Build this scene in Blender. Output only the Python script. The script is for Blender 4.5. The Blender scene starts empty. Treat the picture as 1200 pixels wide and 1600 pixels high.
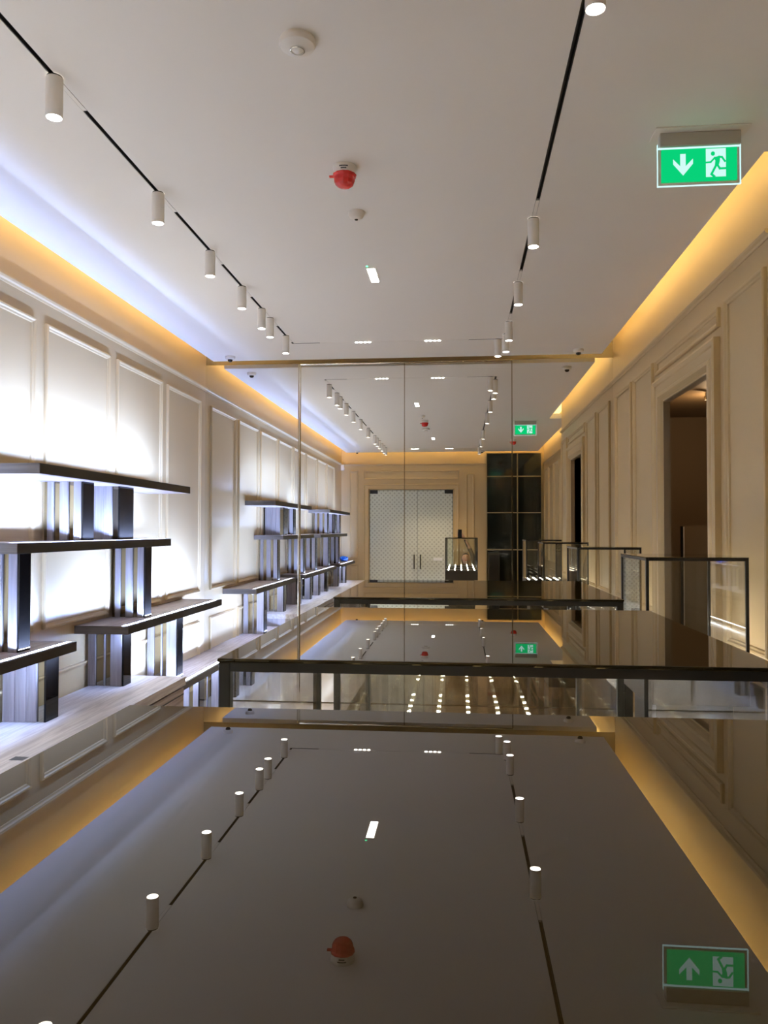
import bpy, bmesh, math, random
from mathutils import Vector, Matrix
random.seed(7)
PI = math.pi
# ------------------------------------------------------------------ units
# coordinates below are room units: 1 unit = A metres, origin at the camera,
# x to the right, y towards the mirrored wall, z up.
A = 1.6
HC = 1.65                       # camera height above the floor in metres
FL = -HC / A                    # floor level in room units
D = 4.592                       # mirror wall
def W(x, y, z): return Vector((x * A, y * A, HC + z * A))

scene = bpy.context.scene
col = scene.collection
# ------------------------------------------------------------------ camera
YAW, PITCH, ROLL = 0.0967, 0.02316, 0.00118
fwd = Vector((-math.sin(YAW) * math.cos(PITCH), math.cos(YAW) * math.cos(PITCH), math.sin(PITCH)))
right = Vector((math.cos(YAW), math.sin(YAW), 0))
up = right.cross(fwd)
r2 = math.cos(ROLL) * right + math.sin(ROLL) * up
u2 = -math.sin(ROLL) * right + math.cos(ROLL) * up
cam_data = bpy.data.cameras.new('camera')
cam = bpy.data.objects.new('camera', cam_data)
m = Matrix((r2, u2, -fwd)).transposed().to_4x4()
m.translation = W(0, 0, 0)
cam.matrix_world = m
cam_data.sensor_fit = 'VERTICAL'
cam_data.sensor_height = 36.0
cam_data.lens = 1216.1 / 1600 * 36.0
cam_data.clip_start = 0.02
col.objects.link(cam)
scene.camera = cam
# ------------------------------------------------------------------ world, exposure
world = bpy.data.worlds.new('world')
scene.world = world
world.use_nodes = True
world.node_tree.nodes['Background'].inputs[0].default_value = (0.05, 0.045, 0.04, 1)
world.node_tree.nodes['Background'].inputs[1].default_value = 0.2
vs = scene.view_settings
vs.view_transform = 'Standard'
vs.look = 'None'
vs.exposure = 1.05
vs.gamma = 1.0
vs.use_curve_mapping = False
cy = scene.cycles
cy.max_bounces = 14
cy.diffuse_bounces = 5
cy.glossy_bounces = 10
cy.transmission_bounces = 8
cy.transparent_max_bounces = 40
cy.caustics_reflective = True
cy.blur_glossy = 1.0
cy.caustics_refractive = False
cy.sample_clamp_indirect = 4.0
cy.use_denoising = True
# light levels (watts / emission strengths)
SPOT_COOL = 11.5
SPOT_WARM = 47.0
COVE_W = 7.6                    # per metre
SHELF_W = 33.0                  # per metre
COOL = (0.315, 0.49, 1.08)
WARM = (1.0, 0.72, 0.41)
AMBER = (1.0, 0.80, 0.35)

# ------------------------------------------------------------------ materials
def new_mat(name):
    mt = bpy.data.materials.new(name)
    mt.use_nodes = True
    nt = mt.node_tree
    nt.nodes.clear()
    out = nt.nodes.new('ShaderNodeOutputMaterial')
    return mt, nt, out

def plain(name, colr, rough=0.5, metal=0.0, var=0.04, scale=8.0, spec=0.5, bump=0.0, coat=0.0, ior=1.5):
    mt, nt, out = new_mat(name)
    b = nt.nodes.new('ShaderNodeBsdfPrincipled')
    b.inputs['Roughness'].default_value = rough
    b.inputs['Metallic'].default_value = metal
    b.inputs['Specular IOR Level'].default_value = spec
    b.inputs['IOR'].default_value = ior
    b.inputs['Coat Weight'].default_value = coat
    b.inputs['Coat Roughness'].default_value = 0.05
    tc = nt.nodes.new('ShaderNodeTexCoord')
    nz = nt.nodes.new('ShaderNodeTexNoise')
    nz.inputs['Scale'].default_value = scale
    nz.inputs['Detail'].default_value = 3
    nt.links.new(tc.outputs['Object'], nz.inputs['Vector'])
    mx = nt.nodes.new('ShaderNodeMix'); mx.data_type = 'RGBA'
    mx.inputs[6].default_value = (*[c * (1 - var) for c in colr], 1)
    mx.inputs[7].default_value = (*[min(1, c * (1 + var)) for c in colr], 1)
    nt.links.new(nz.outputs['Fac'], mx.inputs[0])
    nt.links.new(mx.outputs[2], b.inputs['Base Color'])
    if bump:
        bp = nt.nodes.new('ShaderNodeBump'); bp.inputs['Strength'].default_value = bump
        bp.inputs['Distance'].default_value = 0.002
        nt.links.new(nz.outputs['Fac'], bp.inputs['Height'])
        nt.links.new(bp.outputs[0], b.inputs['Normal'])
    nt.links.new(b.outputs[0], out.inputs[0])
    return mt

def wood(name, dark, light, axis, rough=0.45):
    mt, nt, out = new_mat(name)
    b = nt.nodes.new('ShaderNodeBsdfPrincipled')
    b.inputs['Roughness'].default_value = rough
    tc = nt.nodes.new('ShaderNodeTexCoord')
    mp = nt.nodes.new('ShaderNodeMapping')
    s = [28.0, 28.0, 28.0]; s[axis] = 1.6
    mp.inputs['Scale'].default_value = s
    nz = nt.nodes.new('ShaderNodeTexNoise')
    nz.inputs['Scale'].default_value = 1.6; nz.inputs['Detail'].default_value = 7
    nz.inputs['Distortion'].default_value = 0.6
    rp = nt.nodes.new('ShaderNodeValToRGB')
    rp.color_ramp.elements[0].position = 0.32; rp.color_ramp.elements[0].color = (*dark, 1)
    rp.color_ramp.elements[1].position = 0.68; rp.color_ramp.elements[1].color = (*light, 1)
    bp = nt.nodes.new('ShaderNodeBump'); bp.inputs['Strength'].default_value = 0.12
    bp.inputs['Distance'].default_value = 0.001
    nt.links.new(tc.outputs['Object'], mp.inputs[0]); nt.links.new(mp.outputs[0], nz.inputs['Vector'])
    nt.links.new(nz.outputs['Fac'], rp.inputs[0]); nt.links.new(rp.outputs[0], b.inputs['Base Color'])
    nt.links.new(nz.outputs['Fac'], bp.inputs['Height']); nt.links.new(bp.outputs[0], b.inputs['Normal'])
    nt.links.new(b.outputs[0], out.inputs[0])
    return mt

def emit(name, colr, strength):
    mt, nt, out = new_mat(name)
    e = nt.nodes.new('ShaderNodeEmission')
    e.inputs[0].default_value = (*colr, 1); e.inputs[1].default_value = strength
    nt.links.new(e.outputs[0], out.inputs[0])
    return mt

def glass(name, tint=(0.985, 0.99, 0.985), f0=0.04):
    # clear pane: straight transmission plus a Fresnel reflection
    mt, nt, out = new_mat(name)
    lw = nt.nodes.new('ShaderNodeLayerWeight'); lw.inputs['Blend'].default_value = 0.5
    pw = nt.nodes.new('ShaderNodeMath'); pw.operation = 'POWER'; pw.inputs[1].default_value = 5.0
    ma = nt.nodes.new('ShaderNodeMath'); ma.operation = 'MULTIPLY_ADD'
    ma.inputs[1].default_value = 1 - f0; ma.inputs[2].default_value = f0
    tr = nt.nodes.new('ShaderNodeBsdfTransparent'); tr.inputs[0].default_value = (*tint, 1)
    gl = nt.nodes.new('ShaderNodeBsdfGlossy'); gl.inputs['Roughness'].default_value = 0.0
    mx = nt.nodes.new('ShaderNodeMixShader')
    nt.links.new(lw.outputs['Facing'], pw.inputs[0]); nt.links.new(pw.outputs[0], ma.inputs[0])
    nt.links.new(ma.outputs[0], mx.inputs[0]); nt.links.new(tr.outputs[0], mx.inputs[1])
    nt.links.new(gl.outputs[0], mx.inputs[2]); nt.links.new(mx.outputs[0], out.inputs[0])
    return mt

def frosted_pattern(name):
    # etched door glass: staggered grid of small discs
    mt, nt, out = new_mat(name)
    b = nt.nodes.new('ShaderNodeBsdfPrincipled'); b.inputs['Roughness'].default_value = 0.22
    tc = nt.nodes.new('ShaderNodeTexCoord')
    mp = nt.nodes.new('ShaderNodeMapping'); mp.inputs['Scale'].default_value = (1, 1, 1)
    sp = nt.nodes.new('ShaderNodeSeparateXYZ')
    nt.links.new(tc.outputs['Object'], mp.inputs[0]); nt.links.new(mp.outputs[0], sp.inputs[0])
    P = 0.046
    def sn(sock):
        k = nt.nodes.new('ShaderNodeMath'); k.operation = 'MULTIPLY'; k.inputs[1].default_value = PI / P
        s = nt.nodes.new('ShaderNodeMath'); s.operation = 'SINE'
        nt.links.new(sock, k.inputs[0]); nt.links.new(k.outputs[0], s.inputs[0]); return s.outputs[0]
    mu = nt.nodes.new('ShaderNodeMath'); mu.operation = 'MULTIPLY'
    nt.links.new(sn(sp.outputs[0]), mu.inputs[0]); nt.links.new(sn(sp.outputs[2]), mu.inputs[1])
    rp = nt.nodes.new('ShaderNodeValToRGB')
    rp.color_ramp.elements[0].position = 0.30; rp.color_ramp.elements[0].color = (0.60, 0.64, 0.58, 1)
    rp.color_ramp.elements[1].position = 0.50; rp.color_ramp.elements[1].color = (0.42, 0.45, 0.40, 1)
    nt.links.new(mu.outputs[0], rp.inputs[0]); nt.links.new(rp.outputs[0], b.inputs['Base Color'])
    nt.links.new(b.outputs[0], out.inputs[0])
    return mt

M = {}
M['wall'] = plain('beige_wall_paint', (0.52, 0.382, 0.198), 0.42, var=0.02, scale=3)
M['wall_bronze'] = plain('dark_bronze_paint', (0.15, 0.105, 0.05), 0.5, var=0.03, scale=3)
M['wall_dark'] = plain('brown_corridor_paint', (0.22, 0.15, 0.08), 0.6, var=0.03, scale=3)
M['ceiling'] = plain('white_ceiling_paint', (0.82, 0.79, 0.75), 0.75, var=0.012, scale=2)
M['mirror'] = plain('mirror_silver', (0.90, 0.90, 0.88), 0.0, 1.0, var=0.0)
M['chrome'] = plain('chrome', (0.75, 0.74, 0.70), 0.08, 1.0, var=0.02)
M['bronze'] = plain('bronze_mirror', (0.24, 0.205, 0.145), 0.03, 1.0, var=0.02)
M['strip'] = plain('bronzed_chrome', (0.34, 0.29, 0.20), 0.12, 1.0, var=0.02)
M['blackglass'] = plain('black_glass', (0.006, 0.005, 0.004), 0.03, 0.0, var=0.0, spec=0.2)
M['lid'] = plain('dark_glass_lid', (0.0100, 0.0078, 0.0035), 0.0, 0.0, var=0.0, ior=1.58)
M['lid'].node_tree.nodes['Principled BSDF'].inputs['Specular Tint'].default_value = (1.0, .93, .78, 1)
M['blackmetal'] = plain('black_metal', (0.010, 0.009, 0.008), 0.28, 0.0, var=0.1, scale=40)
M['drawer'] = plain('dark_bronze_lacquer', (0.045, 0.034, 0.020), 0.35, 0.0, var=0.08)
M['track'] = plain('dark_track_metal', (0.030, 0.027, 0.023), 0.45, 0.2, var=0.1)
M['white'] = plain('white_powder_coat', (0.80, 0.76, 0.71), 0.5, var=0.02)
M['grey'] = plain('grey_sign_housing', (0.46, 0.44, 0.39), 0.45, var=0.02)
M['plastic'] = plain('white_plastic', (0.78, 0.74, 0.68), 0.35, var=0.02)
M['red'] = plain('red_plastic', (0.62, 0.025, 0.018), 0.25, var=0.12, scale=60, bump=0.2)
M['darklens'] = plain('dark_dome_plastic', (0.012, 0.009, 0.009), 0.08, var=0.0)
M['ink'] = plain('black_print', (0.02, 0.02, 0.02), 0.6, var=0.0)
M['wood_y'] = wood('grey_oak_boards', (0.16, 0.115, 0.095), (0.33, 0.265, 0.235), 1)
M['wood_z'] = wood('grey_oak_uprights', (0.165, 0.135, 0.122), (0.255, 0.218, 0.20), 2)
M['wood_bench'] = wood('pale_grey_oak', (0.26, 0.225, 0.21), (0.45, 0.41, 0.385), 1)
M['edge'] = plain('dark_stained_edge', (0.012, 0.009, 0.007), 0.4, var=0.15, scale=20)
M['edge_end'] = wood('stained_end_grain', (0.085, 0.068, 0.055), (0.14, 0.115, 0.095), 0)
M['floor'] = plain('pale_stone_floor', (0.62, 0.60, 0.58), 0.12, var=0.05, scale=1.5)
M['darkfloor'] = plain('dark_polished_floor', (0.062, 0.045, 0.027), 0.06, var=0.2, scale=4)
M['glass'] = glass('clear_glass')
M['acrylic'] = glass('acrylic', (0.90, 0.97, 0.94))
M['frost'] = frosted_pattern('etched_door_glass')
M['darkpane'] = plain('dark_green_black_glass', (0.012, 0.015, 0.012), 0.06, var=0.1)
M['brass'] = plain('brass_bar', (0.42, 0.33, 0.19), 0.35, 0.9, var=0.05)
M['paper'] = plain('white_paper', (0.75, 0.78, 0.80), 0.6, var=0.02)
M['led_shelf'] = emit('cool_led', (0.90, 0.95, 1.0), 14.0)
M['led_case'] = emit('warm_led', (1.0, 0.72, 0.32), 1.3)
M['led_chip'] = emit('led_chip', (1.0, 0.93, 0.78), 90.0)
M['led_cove'] = emit('amber_led', (1.0, 0.62, 0.22), 3.0)
M['lens'] = emit('lamp_lens', (1.0, 0.96, 0.88), 22.0)
M['emlens'] = emit('emergency_lens', (1.0, 0.98, 0.92), 9.0)
M['green'] = emit('sign_green', (0.002, 0.50, 0.150), 0.62)
M['signwhite'] = emit('sign_white', (0.62, 0.95, 0.90), 0.5)
M['signedge'] = emit('sign_lit_edge', (0.62, 0.93, 0.95), 0.6)
M['greendot'] = emit('green_indicator', (0.1, 0.9, 0.4), 2.0)
M['skin'] = plain('skin', (0.52, 0.30, 0.20), 0.5, var=0.06, scale=20)
M['cloth'] = plain('dark_cloth', (0.022, 0.023, 0.030), 0.85, var=0.25, scale=30)
M['hair'] = plain('dark_hair', (0.022, 0.015, 0.011), 0.6, var=0.3, scale=60)
M['blue'] = plain('blue_plastic_film', (0.01, 0.13, 0.62), 0.22, var=0.35, scale=25, bump=0.5)

# ------------------------------------------------------------------ mesh helpers
class MB:
    """collects geometry in metres"""
    def __init__(s): s.v = []; s.f = []
    def add(s, vs_, fs): 
        o = len(s.v); s.v += [tuple(p) for p in vs_]; s.f += [tuple(i + o for i in f) for f in fs]; return s
    def boxm(s, x0, x1, y0, y1, z0, z1):
        vs_ = [(x, y, z) for z in (z0, z1) for y in (y0, y1) for x in (x0, x1)]
        return s.add(vs_, [(0, 2, 3, 1), (4, 5, 7, 6), (0, 1, 5, 4), (2, 6, 7, 3), (0, 4, 6, 2), (1, 3, 7, 5)])
    def box(s, x0, x1, y0, y1, z0, z1):          # room units
        a = W(x0, y0, z0); b = W(x1, y1, z1)
        return s.boxm(a.x, b.x, a.y, b.y, a.z, b.z)
    def lathe(s, c, prof, n=24, cap=True):       # prof: (radius, z) list, metres; around vertical axis
        o = len(s.v)
        for r, z in prof:
            for k in range(n):
                a = 2 * PI * k / n
                s.v.append((c[0] + r * math.cos(a), c[1] + r * math.sin(a), c[2] + z))
        for i in range(len(prof) - 1):
            for k in range(n):
                k2 = (k + 1) % n
                s.f.append((o + i * n + k, o + i * n + k2, o + (i + 1) * n + k2, o + (i + 1) * n + k))
        if cap:
            s.f.append(tuple(o + k for k in range(n))[::-1])
            s.f.append(tuple(o + (len(prof) - 1) * n + k for k in range(n)))
        return s
    def tube(s, p, q, r, n=10):
        p = Vector(p); q = Vector(q); d = (q - p).normalized()
        a = d.orthogonal().normalized(); b = d.cross(a); o = len(s.v)
        for c in (p, q):
            for k in range(n):
                t = 2 * PI * k / n
                s.v.append(tuple(c + r * (math.cos(t) * a + math.sin(t) * b)))
        for k in range(n):
            k2 = (k + 1) % n
            s.f.append((o + k, o + k2, o + n + k2, o + n + k))
        s.f.append(tuple(o + k for k in range(n))[::-1]); s.f.append(tuple(o + n + k for k in range(n)))
        return s
    def ring(s, fn, u0, u1, v0, v1, prof):       # picture-frame moulding; fn(u, v, n) -> metres
        o = len(s.v)
        for off, h in prof:
            for u, v in ((u0 + off, v0 + off), (u1 - off, v0 + off), (u1 - off, v1 - off), (u0 + off, v1 - off)):
                s.v.append(tuple(fn(u, v, h)))
        for i in range(len(prof) - 1):
            for k in range(4):
                k2 = (k + 1) % 4
                s.f.append((o + 4 * i + k, o + 4 * i + k2, o + 4 * i + 4 + k2, o + 4 * i + 4 + k))
        return s
    def sweep(s, fn, u0, u1, prof):              # moulding along u; prof: (v, n)
        o = len(s.v); n = len(prof)
        for u in (u0, u1):
            for v, h in prof: s.v.append(tuple(fn(u, v, h)))
        for k in range(n - 1):
            s.f.append((o + k, o + k + 1, o + n + k + 1, o + n + k))
        s.f.append(tuple(o + k for k in range(n))); s.f.append(tuple(o + n + k for k in range(n))[::-1])
        return s
    def poly(s, pts, fn, h0, h1):                # extruded 2-D polygon
        n = len(pts); o = len(s.v)
        for h in (h0, h1):
            for u, v in pts: s.v.append(tuple(fn(u, v, h)))
        s.f.append(tuple(o + k for k in range(n))[::-1]); s.f.append(tuple(o + n + k for k in range(n)))
        for k in range(n):
            k2 = (k + 1) % n
            s.f.append((o + k, o + k2, o + n + k2, o + n + k))
        return s
    def build(s, name, mat, parent=None, bevel=0.0, smooth=False):
        me = bpy.data.meshes.new(name)
        off = parent_origin(parent)
        me.from_pydata([(a - off.x, b - off.y, c - off.z) for a, b, c in s.v], [], s.f)
        bm = bmesh.new(); bm.from_mesh(me)
        bmesh.ops.recalc_face_normals(bm, faces=bm.faces)
        bm.to_mesh(me); bm.free()
        if smooth:
            me.polygons.foreach_set('use_smooth', [True] * len(me.polygons))
        me.materials.append(M[mat] if isinstance(mat, str) else mat)
        o = bpy.data.objects.new(name, me); col.objects.link(o)
        if smooth:
            try: me.set_sharp_from_angle(angle=math.radians(40))
            except Exception: pass
        if parent: o.parent = parent
        if bevel:
            bv = o.modifiers.new('bevel', 'BEVEL'); bv.width = bevel; bv.segments = 2; bv.limit_method = 'ANGLE'
        return o

ORG = {}
def parent_origin(p):
    if p is None: return Vector((0, 0, 0))
    t = Vector((0, 0, 0))
    while p is not None:
        t += p.location; p = p.parent
    return t
def thing(name, label, cat, loc, group=None):
    o = bpy.data.objects.new(name, None); o.empty_display_size = 0.1
    col.objects.link(o); o.location = loc
    o['label'] = label; o['category'] = cat
    if group: o['group'] = group
    return o
def tag(o, label, cat, group=None):
    o['label'] = label; o['category'] = cat
    if group: o['group'] = group
    return o
def struct(o, label=None):
    o['kind'] = 'structure'
    if label: o['label'] = label
    return o
def copy_tree(o, parent=None):
    c = o.copy(); col.objects.link(c); c.parent = parent
    for ch in list(o.children): copy_tree(ch, c)
    return c
def area(name, loc, direction, sx, sy, watts, colr, parent, spread=180, ydir=(0, 1, 0)):
    l = bpy.data.lights.new(name, 'AREA'); l.shape = 'RECTANGLE'; l.size = sx; l.size_y = sy
    l.energy = watts; l.color = colr; l.spread = math.radians(spread)
    o = bpy.data.objects.new(name, l); col.objects.link(o)
    z = -Vector(direction).normalized(); y = Vector(ydir).normalized()
    x = y.cross(z).normalized(); y = z.cross(x)
    mt = Matrix((x, y, z)).transposed().to_4x4()
    mt.translation = Vector(loc) - parent_origin(parent)
    o.parent = parent
    o.matrix_local = mt
    return o

# ------------------------------------------------------------------ room shell
XL, XR, XR2 = -1.539, 0.887, 1.075
YJ = 2.30                       # the right wall steps back here
YB = -0.90                      # wall behind the camera
ZT = 1.26                       # underside of the upper ceiling
PB = -0.37                      # bottom of the tall wall panels
fnL = lambda u, v, n: W(XL + n, u, v)
fnR = lambda u, v, n: W(XR - n, u, v)
fnR2 = lambda u, v, n: W(XR2 - n, u, v)
fnB = lambda u, v, n: W(u, YB + n, v)
PANEL = [(0, 0), (0, .010), (.004, .014), (.009, .013), (.013, .008), (.018, .006), (.020, 0)]
CORN = [(.842, 0), (.842, .005), (.848, .008), (.852, .015), (.858, .018), (.863, .018), (.863, 0)]
def panel(fn, u0, u1, v0, v1, wall, name='panel_moulding'):
    return MB().ring(fn, u0, u1, v0, v1, PANEL).build(name, 'wall', wall)
def cornice(fn, u0, u1, wall):
    return MB().sweep(fn, u0, u1, CORN).build('cornice_moulding', 'wall', wall)

floor = struct(MB().box(XL - .1, 2.6, YB - .1, D + .1, FL - .06, FL).build('floor', 'floor'))
struct(MB().box(-.644, XR - .004, YB + .15, D - .004, FL + .0005, FL + .006).build('floor_inlay', 'darkfloor'), 'dark brown polished floor under the display cases')
struct(MB().box(XL - .1, 2.6, YB - .1, D + .1, ZT, ZT + .06).build('ceiling_upper', 'ceiling'))

wl = struct(MB().box(XL - .08, XL, YB - .08, D + .08, FL, ZT).build('wall_left', 'wall'))
cornice(fnL, YB, D, wl)
k = 0
for i in range(-5, 4):
    y0 = 2.751 + .6055 * (i - 1) + .6055
    y0, y1 = 2.751 + .6055 * i, 2.751 + .6055 * i + .532
    if y1 > D or y0 < YB: continue
    panel(fnL, y0, y1, PB, .768, wl)
    panel(fnL, y0, y1, -.93, -.54, wl)

# far wall that carries the mirror
wf = struct(MB().box(XL - .08, 2.6, D + .012, D + .09, FL, ZT).build('wall_far', 'wall_bronze'))
seams = [XL + .001, -.957, -.324, .307, XR - .001]
t = thing('wall_mirror', 'floor-to-ceiling mirror of four tall panels covering the far wall', 'mirror', W(-.3, D, FL))
for i in range(4):
    g = .0022
    MB().box(seams[i] + g * (i > 0), seams[i + 1] - g * (i < 3), D, D + .010, FL + .01, 1.0).build('mirror_panel', 'mirror', t)
MB().tube(W(-.956, D, FL + .01), W(-.956, D, .992), .009 * A, 20).build('upright_strip', 'chrome', t, smooth=True)
MB().tube(W(-.956, D, .996), W(.307, D, .996), .0055 * A, 16).build('top_strip', 'chrome', t, smooth=True)
MB().box(-.3265, -.3215, D - .002, D + .008, FL + .01, .992).build('seam_strip', 'strip', t)
MB().box(.3035, .3095, D - .002, D + .008, FL + .01, .992).build('seam_strip', 'strip', t)

# right wall with the doorway
DY0, DY1, DZ = 2.842, 3.495, .565
b = MB()
b.box(XR, XR + .03, YJ, DY0, FL, ZT); b.box(XR, XR + .03, DY1, D + .08, FL, ZT); b.box(XR, XR + .03, DY0, DY1, DZ, ZT)
wr = struct(b.build('wall_right', 'wall'))
cornice(fnR, YJ, D, wr)
for y0, y1 in ((4.098, 4.500), (3.647, 4.039), (2.335, 2.671)):
    panel(fnR, y0, y1, PB, .765, wr); panel(fnR, y0, y1, -.93, -.45, wr)
panel(fnR, 2.737, 3.590, .695, .762, wr)
# door casing, three stepped lengths
b = MB()
CAS = [(0, 0), (0, .022), (.010, .026), (.022, .020), (.026, .014), (.060, .014), (.066, .020), (.080, .022), (.088, .010), (.092, 0)]
o_ = 0.098
def casing(fn, u0, u1, v1, par, prof=CAS, w=.098):
    s = MB(); o = 0
    for off, h in prof:
        for u, v in ((u0 - w + off, FL), (u0 - w + off, v1 + w - off), (u1 + w - off, v1 + w - off), (u1 + w - off, FL)):
            s.v.append(tuple(fn(u, v, h)))
    for i in range(len(prof) - 1):
        for k in range(3):
            s.f.append((4 * i + k, 4 * i + k + 1, 4 * i + 5 + k, 4 * i + 4 + k))
    return s.build('door_casing', 'wall', par)
casing(fnR, DY0, DY1, DZ, wr)
# corridor behind the doorway
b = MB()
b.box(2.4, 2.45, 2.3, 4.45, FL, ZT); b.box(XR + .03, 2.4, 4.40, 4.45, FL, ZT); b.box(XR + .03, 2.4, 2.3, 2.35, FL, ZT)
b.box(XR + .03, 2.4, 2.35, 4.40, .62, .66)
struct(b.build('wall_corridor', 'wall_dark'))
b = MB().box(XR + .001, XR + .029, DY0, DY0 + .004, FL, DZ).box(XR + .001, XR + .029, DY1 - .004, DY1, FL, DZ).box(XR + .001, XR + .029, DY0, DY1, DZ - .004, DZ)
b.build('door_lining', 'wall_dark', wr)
# step and rear stretch of the right wall
b = MB(); b.box(XR + .03, XR2 + .08, YJ, YJ + .05, FL, ZT); b.box(XR2, XR2 + .08, YB - .08, YJ, FL, ZT)
wr2 = struct(b.build('wall_right_rear', 'wall'))
cornice(fnR2, YB, YJ, wr2)
for i in range(6):
    y0 = -.80 + .51 * i
    panel(fnR2, y0, y0 + .45, PB, .765, wr2); panel(fnR2, y0, y0 + .45, -.93, -.45, wr2)
# wall behind the camera with the etched glass door
BX0, BX1, BZ = -1.172, -.082, .525
b = MB()
b.box(XL - .08, BX0, YB - .08, YB, FL, ZT); b.box(BX1, XR2 + .08, YB - .08, YB, FL, ZT); b.box(BX0, BX1, YB - .08, YB, BZ, ZT)
wb = struct(b.build('wall_back', 'wall'))
cornice(fnB, XL, .34, wb)
panel(fnB, -1.245, -.005, .66, .775, wb)
panel(fnB, -1.43, -1.315, PB, .775, wb); panel(fnB, .085, .19, PB, .725, wb)
panel(fnB, -1.43, -1.315, -.93, -.45, wb); panel(fnB, .085, .19, -.93, -.45, wb)
casing(fnB, BX0, BX1, BZ, wb, w=.075, prof=[(0, 0), (0, .018), (.012, .022), (.022, .012), (.055, .012), (.066, .018), (.075, 0)])
# glass double door
dr = bpy.data.objects.new('door_1', None); col.objects.link(dr); dr.location = W((BX0 + BX1) / 2, YB, FL)
struct(dr, 'etched glass double door with black fittings behind the camera')
XM = -.545
for x0, x1 in ((BX0 + .006, XM - .002), (XM + .002, BX1 - .006)):
    MB().box(x0, x1, YB - .03, YB - .022, FL + .006, BZ - .006).build('glass_leaf', 'frost', dr)
for x in (XM - .040, XM + .040):
    h = MB(); c = W(x, YB + .01, -.41)
    h.tube((c.x, c.y, c.z - .15), (c.x, c.y, c.z + .15), .012)
    for dz in (-.1, .1): h.tube((c.x, c.y, c.z + dz), (c.x, c.y - .06, c.z + dz), .008)
    h.build('door_handle', 'blackmetal', dr, smooth=True)
for x0, x1 in ((BX0 + .006, BX0 + .11), (BX1 - .11, BX1 - .006)):
    for z0, z1 in ((BZ - .052, BZ - .004), (FL + .004, FL + .05)):
        MB().box(x0, x1, YB - .036, YB - .016, z0, z1).build('patch_fitting', 'blackmetal', dr)
o = MB().box(-.335, -.22, YB - .0215, YB - .0185, -.395, -.355).build('door_notice', 'paper')
tag(o, 'small white notice stuck on the etched glass door', 'sign')
# dark glazed screen beside it
t = thing('glazed_screen', 'tall black glazed screen with brass bars behind the camera', 'partition', W(.69, YB, FL))
gx = [.345, .735, 1.040]; gz = [FL + .03, -.72, -.249, .223, .687, .985]
for i in range(2):
    for j in range(5):
        MB().box(gx[i] + .006, gx[i + 1] - .006, YB + .042, YB + .052, gz[j] + .006, gz[j + 1] - .006).build('pane', 'darkpane', t)
for x in gx: MB().box(x - .007, x + .007, YB + .032, YB + .064, FL, .992).build('upright_bar', 'brass', t)
for z in gz: MB().box(gx[0] + .007, gx[1] - .007, YB + .034, YB + .060, z - .006, z + .006).build('cross_bar', 'brass', t); MB().box(gx[1] + .007, gx[2] - .007, YB + .034, YB + .060, z - .006, z + .006).build('cross_bar', 'brass', t)
MB().box(gx[0], gx[2], YB + .030, YB + .040, FL + .01, .98).build('backing', 'blackmetal', t)

# ------------------------------------------------------------------ hung ceiling with slots
SL, SR, SR2, SF, SB = -1.454, .802, .985, 4.485, -.77
SJ = 2.12
TH = .045
TX = (-.889, .237); TY = (-.37, 4.090); g = .0062
xs = [SL, TX[0] - g, TX[0] + g, TX[1] - g, TX[1] + g, SR]
ys = [SB, TY[0] - g, TY[0] + g, TY[1] - g, TY[1] + g, SF]
b = MB()
for i in range(5):
    for j in range(5):
        slot = (i in (1, 3) and 1 <= j <= 3) or (j in (1, 3) and 1 <= i <= 3)
        b.box(xs[i], xs[i + 1], ys[j], ys[j + 1], 1.0 + (.026 if slot else 0), 1.0 + TH)
b.box(SR, SR2, SB, SJ, 1.0, 1.0 + TH)
ceil = struct(b.build('ceiling', 'ceiling'))
b = MB()
for x in (-1.0, -.3, .5):
    for y in (-.3, 1.2, 2.8, 4.2):
        b.box(x - .01, x + .01, y - .01, y + .01, 1.0 + TH, ZT)
b.build('ceiling_hanger', 'white', ceil)

# cove light strips standing on the edge of the hung ceiling
def cove(name, p0, p1, direction, label, w=COVE_W):
    a = Vector(p0); c = Vector(p1); mid = (a + c) / 2; ln = (c - a).length
    t = thing(name, label, 'light', mid)
    d = Vector(direction).normalized(); e = (c - a).normalized()
    bb = MB(); s = Vector((0, 0, 1))
    vs_ = []
    for q in (a, c):
        for dz in (0, .012):
            for dd in (-.012, 0): vs_.append(q + d * dd + s * dz)
    bb.add(vs_, [(0, 1, 3, 2), (4, 6, 7, 5), (0, 4, 5, 1), (2, 3, 7, 6), (0, 2, 6, 4), (1, 5, 7, 3)])
    bb.build('led_strip', 'led_cove', t)
    ub = MB(); vs_ = []
    for q in (a, c):
        for z_ in (HC + A * (1.0 + TH), a.z):
            for dd in (-.024, -.012): vs_.append(Vector((q.x, q.y, z_)) + d * dd)
    ub.add(vs_, [(0, 1, 3, 2), (4, 6, 7, 5), (0, 4, 5, 1), (2, 3, 7, 6), (0, 2, 6, 4), (1, 5, 7, 3)])
    ub.build('upstand', 'white', t)
    area('cove_glow', mid + d * .004 + s * .012, d * .05 + Vector((0, 0, 1)), .02, ln, w * ln, AMBER, t, 170, ydir=e)
zc = 1.100
cove('cove_light', W(SL + .004, SB, zc), W(SL + .004, SF, zc), (-1, 0, 0), 'amber light strip in the ceiling cove above the shelf wall')
cove('cove_light', W(SR - .004, SJ + .02, zc), W(SR - .004, SF, zc), (1, 0, 0), 'amber light strip in the ceiling cove above the doorway wall')
cove('cove_light', W(SR2 - .004, SB, zc), W(SR2 - .004, SJ - .02, zc), (1, 0, 0), 'amber light strip in the ceiling cove where the right wall steps back')
cove('cove_light', W(SL, SB + .004, zc), W(SR2, SB + .004, zc), (0, -1, 0), 'amber light strip in the ceiling cove above the etched glass door')

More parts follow.
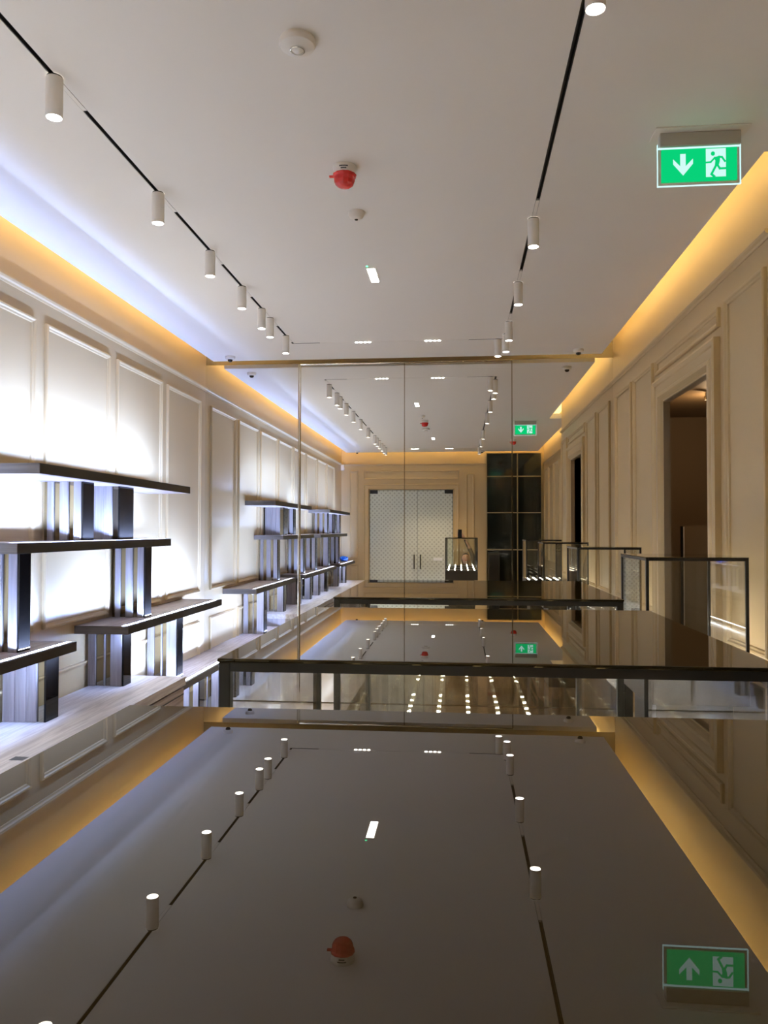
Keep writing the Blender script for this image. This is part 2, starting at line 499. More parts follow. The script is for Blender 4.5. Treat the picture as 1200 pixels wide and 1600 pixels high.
# ------------------------------------------------------------------ lighting tracks
tlab = ['long black lighting track recessed in the ceiling on the shelf side', 'long black lighting track recessed in the ceiling on the doorway side',
        'short cross track recessed in the ceiling near the mirror', 'short cross track recessed in the ceiling above the glass door']
def channel(x0, x1, y0, y1, name, lab):
    t = thing(name, lab, 'track', W((x0 + x1) / 2, (y0 + y1) / 2, 1.0))
    MB().box(x0, x1, y0, y1, 1.019, 1.0255).build('channel_bed', 'track', t)
    e = .0016
    if x1 - x0 < y1 - y0:
        MB().box(x0, x0 + e, y0, y1, 1.001, 1.019).build('channel_side', 'track', t); MB().box(x1 - e, x1, y0, y1, 1.001, 1.019).build('channel_side', 'track', t)
        MB().box((x0 + x1) / 2 - .0012, (x0 + x1) / 2 + .0012, y0, y1, 1.012, 1.019).build('conductor_rail', 'track', t)
    else:
        MB().box(x0, x1, y0, y0 + e, 1.001, 1.019).build('channel_side', 'track', t); MB().box(x0, x1, y1 - e, y1, 1.001, 1.019).build('channel_side', 'track', t)
    return t
h = .0058
tl = channel(TX[0] - h, TX[0] + h, TY[0], TY[1] - .008, 'lighting_track', tlab[0])
tr_ = channel(TX[1] - h, TX[1] + h, TY[0], TY[1] - .008, 'lighting_track', tlab[1])
tf = channel(TX[0] - h, TX[1] + h, TY[1] - h, TY[1] + h, 'lighting_track', tlab[2])
tb = channel(TX[0] + .008, TX[1] - .008, TY[0] - h, TY[0] + h, 'lighting_track', tlab[3])
def cover(x0, x1, t, y):
    MB().box(x0, x1, y - .0050, y + .0050, .9996, 1.004).build('blank_cover', 'white', t)
cover(-.742, -.560, tf, TY[1]); cover(-.458, -.190, tf, TY[1]); cover(-.090, .050, tf, TY[1])
cover(-.860, -.600, tb, TY[0]); cover(-.490, -.170, tb, TY[0]); cover(-.080, .210, tb, TY[0])

# ------------------------------------------------------------------ track spotlights
RAD = .029; LEN = .146
def spot_fixture(x, y, sgn, label, group, watts, colr, axis='y'):
    c = W(x, y, 1.0)
    t = thing('spotlight', label, 'spotlight', c, group)
    MB().lathe(c, [(RAD * .92, -.001), (RAD * .92, -.006)], 28).build('collar', 'track', t, smooth=True)
    b = MB().lathe(c, [(RAD, -.006), (RAD, -LEN), (RAD - .0025, -LEN - .001), (RAD - .004, -LEN + .012), (RAD - .004, -LEN + .014)], 28, cap=False)
    b.build('cylinder_body', 'white', t, smooth=True)
    MB().lathe(c, [(RAD - .0038, -LEN + .0065), (RAD - .0038, -LEN + .009)], 28).build('lamp_lens', 'lens', t)
    if axis == 'y':
        y0, y1 = (y + .012, y + .140) if sgn > 0 else (y - .140, y - .012)
        MB().box(x - .0052, x + .0052, y0, y1, .9994, 1.006).build('track_adapter', 'white', t)
    l = bpy.data.lights.new('spot_beam', 'SPOT'); l.energy = watts; l.color = colr
    l.spot_size = math.radians(66); l.spot_blend = 0.7; l.shadow_soft_size = .02
    o = bpy.data.objects.new('spot_beam', l); col.objects.link(o); o.parent = t
    o.location = (0, 0, -LEN - .012)
    return t
ordL = ['first', 'second', 'third', 'fourth', 'fifth', 'sixth', 'seventh and last']
ordB = ['first', 'second', 'third', 'fourth', 'fifth', 'sixth']
for i, y in enumerate((1.618, 2.212, 2.697, 3.107, 3.426, 3.583, 3.920)):
    spot_fixture(TX[0], y, 1, 'white cylinder spotlight, %s from the camera on the shelf-side ceiling track' % ordL[i],
                 'spotlights on the shelf-side track', SPOT_COOL, (1.0, .92, .82))
for i, y in enumerate((1.02, .80, .55, .28, .04, -.19)):
    spot_fixture(TX[0], y, 1, 'mirrored row of shelf-side spotlights, %s one beyond the seven in direct view' % ordB[i],
                 'spotlights on the shelf-side track behind the camera', SPOT_COOL * .7, (1.0, .92, .82))
for i, y in enumerate((1.366, 2.511, 3.157, 3.753, 3.99)):
    spot_fixture(TX[1], y, -1, 'white cylinder spotlight, %s from the camera on the doorway-side ceiling track' % ['first', 'second', 'third', 'fourth', 'fifth and last'][i],
                 'spotlights on the doorway-side track', SPOT_WARM, WARM)
spot_fixture(.201, 4.090, 1, 'white cylinder spotlight hanging from the cross track in front of the mirror', 'spotlights on the doorway-side track', SPOT_WARM, WARM, axis='x')
for i, y in enumerate((.658, -.193)):
    spot_fixture(TX[1], y, -1, 'mirrored row of doorway-side spotlights, %s one beyond those in direct view' % ordB[i],
                 'spotlights on the doorway-side track behind the camera', SPOT_WARM, WARM)
# four-lens downlight modules in the cross tracks
def module(x0, x1, y, lab):
    t = thing('downlight_module', lab, 'downlight', W((x0 + x1) / 2, y, 1.0), 'four-lens downlight modules in the cross tracks')
    MB().box(x0 - .006, x1 + .006, y - .0052, y + .0052, .9992, 1.010).build('housing', 'white', t)
    for k in range(4):
        xx = x0 + (x1 - x0) * (k + .5) / 4; c = W(xx, y, .9992)
        MB().lathe(c, [(.0115, -.0002), (.0115, -.0030)], 18).build('lamp_lens', 'lens', t)
    c = W((x0 + x1) / 2, y, .99)
    l = bpy.data.lights.new('module_beam', 'SPOT'); l.energy = SPOT_WARM * 1.1; l.color = WARM
    l.spot_size = math.radians(80); l.spot_blend = .8; l.shadow_soft_size = .02
    o = bpy.data.objects.new('module_beam', l); col.objects.link(o); o.parent = t; o.location = (0, 0, -.03)
module(-.556, -.464, TY[1], 'row of four small round downlights by the mirror, nearer the shelf wall')
module(-.186, -.094, TY[1], 'row of four small round downlights by the mirror, nearer the doorway wall')
module(-.594, -.496, TY[0], 'row of four small round downlights above the glass door, nearer the shelf wall')
module(-.172, -.074, TY[0], 'row of four small round downlights above the glass door, nearer the dark screen')

# ------------------------------------------------------------------ other ceiling fittings
def detector(x, y, r, lab):
    c = W(x, y, 1.0); t = thing('smoke_detector', lab, 'detector', c)
    MB().lathe(c, [(r * .96, 0), (r * .96, -.006), (r, -.008), (r, -.016), (r * .93, -.024), (r * .55, -.032), (r * .42, -.033)], 40).build('housing', 'plastic', t, smooth=True)
    MB().lathe(c, [(r * .42, -.032), (r * .40, -.038), (r * .36, -.0385), (r * .34, -.033)], 32, cap=False).build('sensor_ring', 'chrome', t, smooth=True)
    MB().lathe(c, [(r * .34, -.033), (r * .22, -.040), (r * .05, -.042)], 28).build('sensor_cap', 'plastic', t, smooth=True)
detector(-.328, 1.541, .060, 'round white smoke detector on the ceiling, nearest to the camera')
def alarm(x, y, lab):
    c = W(x, y, 1.0); t = thing('alarm_beacon', lab, 'alarm', c)
    base = MB().lathe(c, [(.050, 0), (.052, -.003), (.052, -.012), (.046, -.034), (.044, -.036)], 36).build('base', 'plastic', t, smooth=True)
    b = MB()
    for row, n in ((0, 9), (1, 6)):                       # two lines of tiny black lettering on the base
        for k in range(n):
            a = -PI / 2 - .28 + .085 * k + row * .12
            rr = .0506 - .0024 * row; zz = -.0150 - .009 * row
            for w_, hh in ((.0018, .0045),):
                p = Vector((c.x + (rr + .0012) * math.cos(a), c.y + (rr + .0012) * math.sin(a), c.z + zz))
                tx = Vector((-math.sin(a), math.cos(a), 0))
                vs_ = [p - tx * w_, p + tx * w_, p + tx * w_ - Vector((0, 0, hh)), p - tx * w_ - Vector((0, 0, hh))]
                out_ = Vector((math.cos(a), math.sin(a), 0)) * -.008
                b.add(vs_ + [v + out_ for v in vs_], [(0, 1, 2, 3), (4, 7, 6, 5), (0, 4, 5, 1), (1, 5, 6, 2), (2, 6, 7, 3), (3, 7, 4, 0)])
    b.build('lettering', 'ink', base)
    MB().lathe(c, [(.046, -.034), (.053, -.038), (.053, -.044), (.047, -.050), (.046, -.066), (.040, -.080), (.030, -.088), (.012, -.091)], 12).build('red_lens', 'red', t, smooth=False)
    MB().boxm(c.x - .068, c.x - .048, c.y - .007, c.y + .007, c.z - .046, c.z - .038).build('tab', 'red', t, bevel=.002)
alarm(-.314, 2.100, 'red fire alarm beacon on a white base in the middle of the ceiling')
alarm(.593, .505, 'red fire alarm beacon on the ceiling behind the camera')
def dome_sensor(x, y, lab):
    c = W(x, y, 1.0); t = thing('ceiling_sensor', lab, 'sensor', c)
    MB().lathe(c, [(.040, 0), (.041, -.004), (.040, -.014), (.034, -.028), (.020, -.036), (.010, -.038)], 32).build('housing', 'plastic', t, smooth=True)
    MB().lathe(c, [(.0095, -.0375), (.0085, -.041), (.004, -.042)], 18).build('sensor_eye', 'darklens', t, smooth=True)
dome_sensor(-.322, 2.406, 'small white dome sensor with a dark eye, next to the red beacon')
def dome_camera(x, y, lab):
    c = W(x, y, 1.0); t = thing('dome_camera', lab, 'camera', c, 'dome cameras at the ceiling corners')
    MB().lathe(c, [(.045, 0), (.046, -.008), (.044, -.022), (.036, -.030), (.030, -.031)], 32).build('housing', 'plastic', t, smooth=True)
    MB().lathe(c, [(.023, -.030), (.022, -.040), (.015, -.050), (.005, -.053)], 28).build('dark_dome', 'darklens', t, smooth=True)
dome_camera(-1.315, 4.359, 'white dome camera with black eye at the ceiling corner above the shelves by the mirror')
dome_camera(.655, 4.363, 'white dome camera at the ceiling corner above the doorway wall by the mirror')
dome_camera(-1.293, -.60, 'white dome camera at the ceiling corner above the shelves behind the camera')
dome_camera(.283, -.66, 'white dome camera on the ceiling in front of the black glazed screen')
def emergency(x, y0, y1, lab):
    c = W(x, (y0 + y1) / 2, 1.0); t = thing('emergency_light', lab, 'light', c)
    MB().box(x - .0200, x + .0200, y0 - .006, y1 + .006, .9975, .9998).build('bezel', 'plastic', t)
    MB().box(x - .0145, x + .0145, y0, y1, .9962, .9976).build('lamp_lens', 'emlens', t)
    MB().lathe(W(x - .012, y0 - .022, 1.0), [(.007, 0), (.006, -.004), (.002, -.005)], 14).build('indicator', 'greendot', t)
emergency(-.336, 2.930, 3.090, 'small rectangular emergency light with a green dot on the ceiling, before the mirror')
emergency(-.285, .62, .78, 'small rectangular emergency light on the ceiling behind the camera')
# wall sensor in the back corner
t = thing('motion_sensor', 'white box sensor high in the corner at the end of the shelf wall', 'sensor', W(-1.51, YB + .05, .78))
MB().box(-1.537, -1.497, YB + .035, YB + .07, .775, .85).build('housing', 'plastic', t, bevel=.006)
MB().box(-1.497, -1.492, YB + .040, YB + .065, .785, .815).build('lens_window', 'white', t, bevel=.002)

# ------------------------------------------------------------------ exit sign
t = thing('exit_sign', 'green lit exit sign with arrow and running figure hanging from the ceiling', 'sign', W(.6, 2.0, 1.0))
YS = 2.0
MB().box(.487, .716, YS - .035, YS + .035, .9965, .9998).build('ceiling_plate', 'white', t, bevel=.001)
MB().box(.502, .698, YS - .012, YS + .012, .962, .9965).build('housing', 'grey', t, bevel=.003)
px = MB().box(.4985, .6985, YS - .003, YS + .003, .866, .962).build('acrylic_panel', 'acrylic', t)
fnS = lambda u, v, n: W(.4985 + .2000 * u, YS + n, .962 - .096 * v)
e = MB()
e.box(.4974, .4986, YS - .0034, YS + .0034, .866, .972); e.box(.6984, .6996, YS - .0034, YS + .0034, .866, .972)
e.box(.4970, .7000, YS - .0034, YS + .0034, .8648, .8660); e.box(.4970, .7000, YS - .0042, YS + .0042, .9608, .9622)
e.build('lit_edge', 'signedge', px)
# print, traced as u 0..1 across the panel and v 0..1 downwards
def uv(x, y): return ((x - 105) / 850.0, (y - 372 + (x - 105) * .052) / 395.0)
gr = MB().poly([(.045, .045), (.960, .045), (.960, .90), (.045, .90)], fnS, -.0034, .0034).build('green_field', 'green', t)
arrow = [(262, 487), (262, 540), (365, 660), (467, 540), (467, 487), (392, 562), (392, 435), (335, 435), (335, 562)]
arrow = [((x - 105) / 850, (y - 372 - (0 if 1 else 0)) / 395 + .02) for x, y in arrow]
MB().poly(arrow, fnS, -.0038, .0038).build('arrow_symbol', 'signwhite', gr)
def n2(x, y): return ((x - 105) / 850, (y - 372) / 395 + .095)
MB().poly([n2(600, 362), n2(805, 362), n2(805, 655), n2(600, 655)], fnS, -.0037, .0037).build('doorway_symbol', 'signwhite', gr)
man = MB()
def stroke(pts, w):
    for (x0, y0), (x1, y1) in zip(pts, pts[1:]):
        dx, dy = x1 - x0, y1 - y0; L = math.hypot(dx, dy); ex, ey = dx / L * w * .45, dy / L * w * .45
        nx, ny = -dy / L * w / 2, dx / L * w / 2
        q = [(x0 - ex + nx, y0 - ey + ny), (x1 + ex + nx, y1 + ey + ny), (x1 + ex - nx, y1 + ey - ny), (x0 - ex - nx, y0 - ey - ny)]
        man.poly([n2(a, b_) for a, b_ in q], fnS, -.0041, .0041)
man.poly([n2(672 + 21 * math.cos(2 * PI * k / 16), 415 + 23 * math.sin(2 * PI * k / 16)) for k in range(16)], fnS, -.0041, .0041)
man.poly([n2(x, y) for x, y in ((680, 452), (748, 440), (742, 500), (728, 548), (690, 545), (696, 490))], fnS, -.0041, .0041)
stroke([(604, 505), (648, 503), (692, 458)], 18); stroke([(735, 450), (765, 455), (795, 498)], 20)
stroke([(716, 530), (742, 572), (828, 572)], 22); stroke([(705, 535), (656, 628), (684, 652)], 24)
man.build('running_man', 'green', gr)

# ------------------------------------------------------------------ shelving on the left wall
XF = -1.313
def fin(par, y0, z0, z1, kind, y1=None):
    """deep upright under a shelf: oak planks with bronze mirror between, black glass front"""
    y1 = y0 + (y1 or .086)
    p = bpy.data.objects.new('upright', None); col.objects.link(p); p.parent = par
    xb, xf = -1.524, -1.379
    w = xf - xb
    pats = {0: ['b.10', 'p.16', 'b.17', 'p.22', 'b.15', 'p.20'], 1: ['p.30', 'p.28', 'p.24', 'b.18'], 2: ['p.22', 'b.24', 'p.04', 'b.16', 'p.34']}
    def off(): return parent_origin(par)
    x = xb
    p.location = W((xb + xf) / 2, (y0 + y1) / 2, z0) - off()
    for q in pats[kind]:
        ww = float(q[1:]) * w
        if q[0] == 'p': MB().box(x + .0006, x + ww - .0006, y0, y1, z0, z1).build('oak_plank', 'wood_z', p, bevel=.0015)
        else: MB().box(x, x + ww, y0 + .009, y1 - .009, z0, z1).build('bronze_mirror_strip', 'bronze', p)
        x += ww
    MB().box(xf, xf + .007, y0 + .003, y1 - .003, z0, z1).build('black_glass_front', 'blackglass', p)
    return p
def shelf(y0, y1, zt, th, lab, fins, group, pw=1.0, under=0.0):
    t = thing('display_shelf', lab, 'shelf', W(XF, (y0 + y1) / 2, zt - th), group)
    bb = MB().box(XL + .001, XF - .030, y0, y1, zt - th, zt).box(XF - .030, XF - .014, y0, y1, zt - th, zt - .007).box(XF - .014, XF - .006, y0, y1, zt - th, zt)
    bb.build('board', 'wood_y', t)
    MB().box(XF - .006, XF, y0, y1, zt - th, zt).build('front_edge', 'edge', t, bevel=.0010)
    MB().box(XL + .001, XF - .0005, y0 - .0035, y0, zt - th, zt).build('end_edge', 'edge_end', t, bevel=.0008)
    MB().box(XL + .001, XF - .0005, y1, y1 + .0035, zt - th, zt).build('end_edge', 'edge_end', t, bevel=.0008)
    MB().box(XF - .028, XF - .016, y0 + .004, y1 - .004, zt - .007, zt - .0055).build('led_strip', 'led_shelf', t)
    ln = (y1 - y0 - .02) * A
    area('shelf_glow', W(XF - .0175, (y0 + y1) / 2, zt - .0042), (-1, 0, .28), .005, ln, SHELF_W * ln * pw, COOL, t, 169)
    if under:
        MB().box(XF - .034, XF - .020, y0 + .01, y1 - .01, zt - th - .0012, zt - th).build('under_led_strip', 'led_shelf', t)
        area('under_glow', W(XF - .027, (y0 + y1) / 2, zt - th - .003), (-1, 0, -.5), .022, ln, SHELF_W * ln * under, COOL, t, 150)
    for f in fins: fin(t, *f)
    return t
TB = .033
zA, zB, zC, zE, zN = .210, -.040, -.385, -.735, -.643
gsh = 'oak display shelves along the lit wall'
aB, bB, cB, eB = zA - TB, zB - TB, zC - TB, zE - TB
shelf(2.33, 3.70, zA, TB, 'topmost oak display shelf nearer the mirror, with a dark front edge', [(2.727, zB, aB, 0, .09), (3.036, zB, aB, 1, .14)], gsh, pw=.62)
shelf(-.115, 1.33, zA, TB, 'topmost oak display shelf at the glass door end, seen in the mirror', [(1.05, zB, aB, 0), (.55, zB, aB, 1, .12), (.22, zB, aB, 0)], gsh, pw=.62)
shelf(2.21, 3.45, zB, TB, 'second oak display shelf from the top, nearer the mirror', [(2.318, zC, bB, 0, .07), (3.300, zC, bB, 0, .075)], gsh)
shelf(.118, 1.86, zB, TB, 'second oak display shelf from the top at the glass door end, seen in the mirror', [(1.74, zC, bB, 0), (1.00, zC, bB, 2), (.30, zC, bB, 0)], gsh)
shelf(3.00, 4.22, zC, TB, 'third-level oak display shelf ending just before the mirror', [(3.085, zN + .0008, cB, 2, .08), (3.700, zE, cB, 2, .08)], gsh, under=.32)
shelf(.907, 2.575, zC, TB, 'third-level oak display shelf ending at the left of the frame, over the pale bench', [(2.483, zN + .0008, cB, 1, .088), (1.98, zN + .0008, cB, 2), (1.55, zN + .0008, cB, 2), (1.08, zN + .0008, cB, 1)], gsh, under=.32)
shelf(-.57, .46, zC, TB, 'short third-level oak shelf carrying the blue plastic bag', [(.34, zN + .0008, cB, 2), (-.25, zN + .0008, cB, 0)], gsh, under=.32)
shelf(3.34, D - .004, zE, TB, 'lowest oak display shelf reaching up to the mirror', [(3.56, FL, eB, 0), (4.03, FL, eB, 0), (4.40, FL, eB, 2)], gsh, under=.32)
# bench
t = thing('display_bench', 'low pale oak bench with drawer fronts under the shelves', 'bench', W(-1.35, 1.2, FL))
MB().box(XL + .016, -1.195, YB + .16, 3.330, zN - .036, zN).build('bench_top', 'wood_bench', t, bevel=.002)
MB().box(XL + .016, -1.215, YB + .16, 3.320, FL + .05, zN - .036).build('carcass', 'wood_z', t)
MB().box(XL + .02, -1.250, YB + .18, 3.300, FL, FL + .05).build('plinth', 'blackmetal', t)
yy = 3.320
while yy > YB + .8:
    f_ = MB().box(-1.215, -1.199, yy - .606, yy - .006, FL + .06, zN - .044).build('drawer_front', 'wood_y', t, bevel=.0015)
    MB().box(-1.1995, -1.1985, yy - .606, yy - .006, zN - .075, zN - .069).build('grip_slot', 'ink', f_)
    yy -= .612
MB().box(-1.252, -1.212, 2.075, 2.109, zN - .0006, zN + .0006).build('cable_cutout', 'ink', t)
MB().box(-1.2505, -1.2485, YB + .20, 3.28, FL + .030, FL + .040).build('added_toe_strip', 'led_shelf', t)  # made-up glowing strip, added to go with the floor fill below
ln = (3.28 - YB - .20) * A
area('added_toe_fill', W(-1.246, (3.28 + YB + .20) / 2, FL + .035), (1, 0, -.25), .012, ln, 3.0 * ln, (.85, .92, 1.0), t, 170)  # added fill light that whitens the floor beside the bench
# crumpled blue bag
rb = random.Random(3)
bm = bmesh.new(); bmesh.ops.create_icosphere(bm, subdivisions=3, radius=1)
for v in bm.verts:
    s_ = 1 + .28 * (rb.random() - .5)
    v.co = Vector((v.co.x * .085 * s_, v.co.y * .20 * s_, max(-.05, v.co.z * .055 * s_)))
me = bpy.data.meshes.new('plastic_bag'); bm.to_mesh(me); bm.free(); me.materials.append(M['blue'])
bag = bpy.data.objects.new('plastic_bag', me); col.objects.link(bag); bag.location = W(-1.42, -.33, zC) + Vector((0, 0, .051))
tag(bag, 'crumpled blue plastic bag lying on the shelf by the glass door', 'bag')

# ------------------------------------------------------------------ glass display cases
ZTOP = -.0785; ZG = -.415; ZDW = -.508
def vitrine(x0, x1, y0, y1, lab, group, kind):
    fw = (.0075, .0088)[kind]; fr = (.0056, .0085)[kind]
    t = thing('display_case', lab, 'display case', W((x0 + x1) / 2, (y0 + y1) / 2, FL), group)
    f = fw; lid = .0024
    for xx in (x0, x1 - f):
        for yv in (y0, y1 - f):
            MB().box(xx, xx + f, yv, yv + f, ZG, ZTOP - lid).build('corner_post', 'blackmetal', t, bevel=.0012)
    for nm, za, zb in (('top_rail', ZTOP - lid - fr, ZTOP - lid), ('bottom_rail', ZG, ZG + fr)):
        MB().box(x0 + f, x1 - f, y0, y0 + f, za, zb).build(nm, 'blackmetal', t); MB().box(x0 + f, x1 - f, y1 - f, y1, za, zb).build(nm, 'blackmetal', t)
        MB().box(x0, x0 + f, y0 + f, y1 - f, za, zb).build(nm, 'blackmetal', t); MB().box(x1 - f, x1, y0 + f, y1 - f, za, zb).build(nm, 'blackmetal', t)
    MB().box(x0 - .0006, x1 + .0006, y0 - .0006, y1 + .0006, ZTOP - lid, ZTOP).build('dark_glass_top', 'lid', t, bevel=.0012)
    p = .0025; q = .003; za, zb = ZG + fr, ZTOP - lid - fr
    MB().box(x0 + f, x1 - f, y0 + q, y0 + q + p, za, zb).build('glass_pane', 'glass', t); MB().box(x0 + f, x1 - f, y1 - q - p, y1 - q, za, zb).build('glass_pane', 'glass', t)
    MB().box(x0 + q, x0 + q + p, y0 + f, y1 - f, za, zb).build('glass_pane', 'glass', t); MB().box(x1 - q - p, x1 - q, y0 + f, y1 - f, za, zb).build('glass_pane', 'glass', t)
    MB().box(x0 + f, x1 - f, y0 + f, y1 - f, ZG - .004, ZG + .004).build('deck', 'drawer', t)
    n = 5
    for k in range(n):
        xc = x0 + (x1 - x0) * (k + .5) / n
        s_ = MB().box(xc - .0045, xc + .0045, y0 + .022, y1 - .022, ZG + .004, ZG + .0065).build('led_strip', 'led_case', t)
        b = MB()
        for j in range(5):
            yv = y0 + .035 + (y1 - y0 - .07) * j / 4
            b.box(xc - .0040, xc + .0040, yv - .0040, yv + .0040, ZG + .0065, ZG + .0085)
        b.build('led_chips', 'led_chip', s_)
    MB().box(x0, x1, y0, y1, ZDW, ZG - .004).build('base_drawer', 'drawer', t, bevel=.002)
    MB().box(x0 + .035, x1 - .035, y0 + .035, y1 - .035, FL + .006, ZDW).build('pedestal', 'blackmetal', t, bevel=.002)
    return t
gv = 'glass display cases in the middle row'; gw = 'glass display cases along the doorway wall'
vitrine(-.147, .185, .020, .338, 'glass display case nearest the camera, its dark glossy top filling the foreground', gv, 0)
vitrine(-.147, .185, .466, .784, 'glass display case in the middle row, second from the camera', gv, 0)
vitrine(-.147, .185, .905, 1.223, 'glass display case in the middle row, farthest from the camera', gv, 0)
vitrine(.543, .833, 2.345, 2.700, 'glass display case in front of the doorway', gw, 1)
vitrine(.543, .833, 3.680, 4.030, 'glass display case beside the doorway wall, next to the mirror', gw, 1)

# ------------------------------------------------------------------ doorway board, cabinet by the screen
t = thing('standing_board', 'tall dark framed board standing in the corridor behind the doorway', 'board', W(1.14, 3.9, FL))
MB().box(1.067, 1.250, 3.900, 3.912, FL + .003, .020).build('panel', 'wall_dark', t)
MB().box(1.067, 1.078, 3.894, 3.9, FL + .003, .020).build('black_edge', 'blackmetal', t)
MB().box(1.079, 1.084, 3.894, 3.9, FL + .003, .018).build('pale_strip', 'white', t)
MB().box(1.06, 1.257, 3.87, 3.94, FL, FL + .003).build('foot', 'blackmetal', t)
t = thing('corridor_fitting', 'small metal fitting inside the head of the doorway', 'lamp', W(1.1, 3.59, .60))
c = W(1.10, 3.58, .62)
MB().lathe(c, [(.016, 0), (.016, -.03), (.022, -.035), (.022, -.06)], 16).build('housing', 'chrome', t, smooth=True)
MB().lathe(c, [(.018, -.060), (.018, -.062)], 16).build('lamp_lens', 'white', t)
l = bpy.data.lights.new('corridor_fill', 'POINT'); l.energy = 3.2; l.color = (1, .68, .38); l.shadow_soft_size = .03  # added fill light to lift the dark corridor, not cast by the fitting
o = bpy.data.objects.new('corridor_fill', l); col.objects.link(o); o.parent = t; o.location = c + Vector((.1, .1, -.12)) - t.location
t = thing('low_cabinet', 'small dark cabinet standing before the black glazed screen', 'cabinet', W(.42, -.78, FL))
MB().box(.365, .500, YB + .07, YB + .20, FL + .02, -.29).build('body', 'drawer', t, bevel=.002)
MB().box(.360, .505, YB + .068, YB + .205, -.29, -.282).build('top', 'blackmetal', t)
MB().box(.370, .495, YB + .20, YB + .206, FL + .05, -.31).build('front_panel', 'blackmetal', t)
MB().box(.375, .490, YB + .06, YB + .19, FL + .006, FL + .02).build('plinth', 'blackmetal', t)

# ------------------------------------------------------------------ the person behind the nearest case, holding up the phone
def skin_mesh(name, chains, mat, sub=2, parent=None, root=0):
    verts = []; edges = []; radii = []; idx = {}
    def vid(p, r):
        key = tuple(round(c, 4) for c in p)
        if key not in idx:
            idx[key] = len(verts); verts.append(p); radii.append(r)
        return idx[key]
    for ch in chains:
        ids = [vid(p, r) for p, r in ch]
        edges += [(a, b_) for a, b_ in zip(ids, ids[1:])]
    off = parent_origin(parent)
    me = bpy.data.meshes.new(name)
    me.from_pydata([Vector(v) - off for v in verts], edges, [])
    o = bpy.data.objects.new(name, me); col.objects.link(o)
    if parent: o.parent = parent
    sk = o.modifiers.new('skin', 'SKIN'); sk.use_smooth_shade = True
    if not me.skin_vertices: me.skin_vertices.new()
    for i, r in enumerate(radii):
        rr = r if isinstance(r, tuple) else (r, r)
        me.skin_vertices[0].data[i].radius = rr
        me.skin_vertices[0].data[i].use_root = (i == root)
    ss = o.modifiers.new('sub', 'SUBSURF'); ss.levels = sub; ss.render_levels = sub
    me.materials.append(M[mat])
    return o
pr = thing('person', 'person in dark clothes crouching behind the nearest display case with one arm raised', 'person', Vector((.12, -.50, 0)))
hip = (.12, -.60, .36); spine = (.12, -.53, .58); chest = (.12, -.46, .80); neck = (.12, -.43, .95)
sR = (.27, -.44, .88); sLf = (-.03, -.44, .88)
eR = (.25, -.24, 1.16); wR = (.095, -.075, 1.475)
eL = (-.07, -.26, .66); wL = (.02, -.10, .55)
body = skin_mesh('body', [
    [(hip, .15), (spine, .135), (chest, .15), (neck, .055), ((.12, -.41, 1.00), .05)],
    [(chest, .15), (sR, .062), (eR, .045), ((.20, -.18, 1.28), .040), (wR, .027)],
    [(chest, .15), (sLf, .062), (eL, .045), (wL, .03), ((.05, -.05, .52), .026)],
    [(hip, .15), ((.25, -.52, .36), .095), ((.27, -.17, .52), .065), ((.25, -.36, .12), .045), ((.25, -.35, .06), .04), ((.26, -.18, .052), .036)],
    [(hip, .15), ((-.01, -.52, .36), .095), ((-.03, -.17, .52), .065), ((-.02, -.36, .12), .045), ((-.02, -.35, .06), .04), ((-.03, -.18, .052), .036)],
], 'cloth', 2, pr)
# forearm, hand and head as skin-coloured continuations
hc = Vector((.12, -.375, 1.09))
bm = bmesh.new(); bmesh.ops.create_uvsphere(bm, u_segments=28, v_segments=20, radius=1)
for v in bm.verts:
    x, y, z = v.co
    yy_ = y * .098; xx = x * .076; zz = z * .118
    if z < -.2: xx *= 1 - .28 * (-z - .2); yy_ *= 1 - .10 * (-z - .2)
    if y > .6 and abs(x) < .22 and -.25 < z < .15: yy_ += .020 * (1 - abs(x) / .22)
    if y > .55 and .05 < z < .25 and .25 < abs(x) < .6: yy_ -= .008
    v.co = (xx, yy_, zz)
rot = Matrix.Rotation(math.radians(28), 4, 'X')
bmesh.ops.transform(bm, matrix=rot, verts=bm.verts)
me = bpy.data.meshes.new('head'); bm.to_mesh(me); bm.free(); me.materials.append(M['skin'])
me.polygons.foreach_set('use_smooth', [True] * len(me.polygons))
hd = bpy.data.objects.new('head', me); col.objects.link(hd); hd.parent = pr; hd.location = hc - pr.location
def hpt(x, y, z): return hc + rot.to_3x3() @ Vector((x, y, z))
for sx in (-1, 1):
    e_ = MB(); p_ = hpt(sx * .030, .083, .012)
    e_.lathe(p_, [(.002, .009), (.008, .005), (.010, 0), (.008, -.005), (.002, -.009)], 12).build('eye', 'ink', hd, smooth=True)
    a_ = hpt(sx * .076, -.005, 0)
    MB().lathe(a_, [(.004, .03), (.012, .018), (.012, -.01), (.005, -.028)], 10).build('ear', 'skin', hd, smooth=True)
MB().tube(hpt(-.022, .080, -.060), hpt(.022, .080, -.060), .006, 8).build('mouth', 'red', hd, smooth=True)
bm = bmesh.new(); bmesh.ops.create_uvsphere(bm, u_segments=28, v_segments=18, radius=1)
dele = [v for v in bm.verts if (v.co.y > .25 and v.co.z < .45) or v.co.z < -.55]
bmesh.ops.delete(bm, geom=dele, context='VERTS')
for v in bm.verts: v.co = (v.co.x * .084, v.co.y * .107 - .004, v.co.z * .127)
bmesh.ops.transform(bm, matrix=rot, verts=bm.verts)
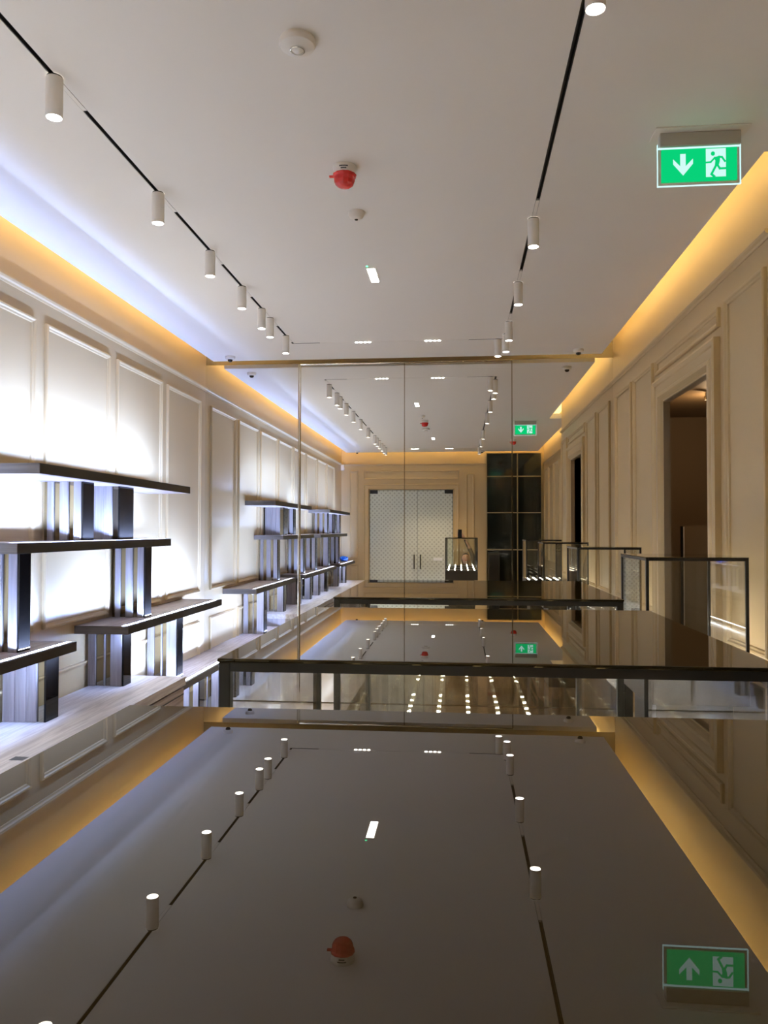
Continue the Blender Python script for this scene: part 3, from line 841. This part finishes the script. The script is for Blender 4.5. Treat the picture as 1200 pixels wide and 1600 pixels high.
me = bpy.data.meshes.new('hair'); bm.to_mesh(me); bm.free(); me.materials.append(M['hair'])
hr = bpy.data.objects.new('hair', me); col.objects.link(hr); hr.parent = pr; hr.location = hc - pr.location
so = hr.modifiers.new('thick', 'SOLIDIFY'); so.thickness = .008; so.offset = -1
# raised hand closed round the phone: palm behind it, fingers from one side, thumb from the other
PX, PZ = .006, 1.585            # phone centre; its lens sits at the camera
fingers = []
palm = (.060, -.040, 1.535)
for k in range(4):
    z0 = 1.590 - .020 * k; L = (.95, 1.0, .96, .80)[k]
    fingers.append([((.062, -.036, z0 - .014), .0105), ((.040, -.026, z0), .0092), ((.010 + .01 * (1 - L), -.024, z0 + .004), .0085), ((-.022 + .03 * (1 - L), -.023, z0 + .004), .0078), ((-.040 + .04 * (1 - L), -.014, z0 + .002), .007)])
thumb = [((.070, -.034, 1.530), .0125), ((.066, -.010, 1.548), .0115), ((.054, .006, 1.566), .010), ((.040, .0095, 1.585), .0085)]
skin_mesh('hand', [[(wR, .027), ((.078, -.052, 1.500), (.026, .018)), ((.068, -.042, 1.535), (.032, .014)), ((.062, -.038, 1.565), (.030, .012))]], 'skin', 2, pr)
for fg in fingers: skin_mesh('finger', [fg], 'skin', 1, pr)
skin_mesh('thumb', [thumb], 'skin', 1, pr)
skin_mesh('forearm', [[((.198, -.178, 1.285), .042), ((.150, -.13, 1.38), .037), (wR, .0275)]], 'skin', 2, pr)
ph = thing('smartphone', 'black phone held up above the nearest display case', 'phone', Vector((PX, -.012, PZ - .075)))
MB().boxm(PX - .038, PX + .038, -.0150, -.0068, PZ - .076, PZ + .076).build('case', 'blackmetal', ph, bevel=.003)
MB().boxm(PX - .035, PX + .035, -.0156, -.0150, PZ - .072, PZ + .072).build('screen', 'blackglass', ph)
MB().lathe((0, 0, 0), [(.001, 0), (.001, .001)], 4)
for dz in (.0, .024):
    b = MB(); b.tube((-.018 - .004, -.0068, HC - dz - .004), (-.018 - .004, -.0045, HC - dz - .004), .008, 18)
    b.build('lens_ring', 'chrome', ph, smooth=True)
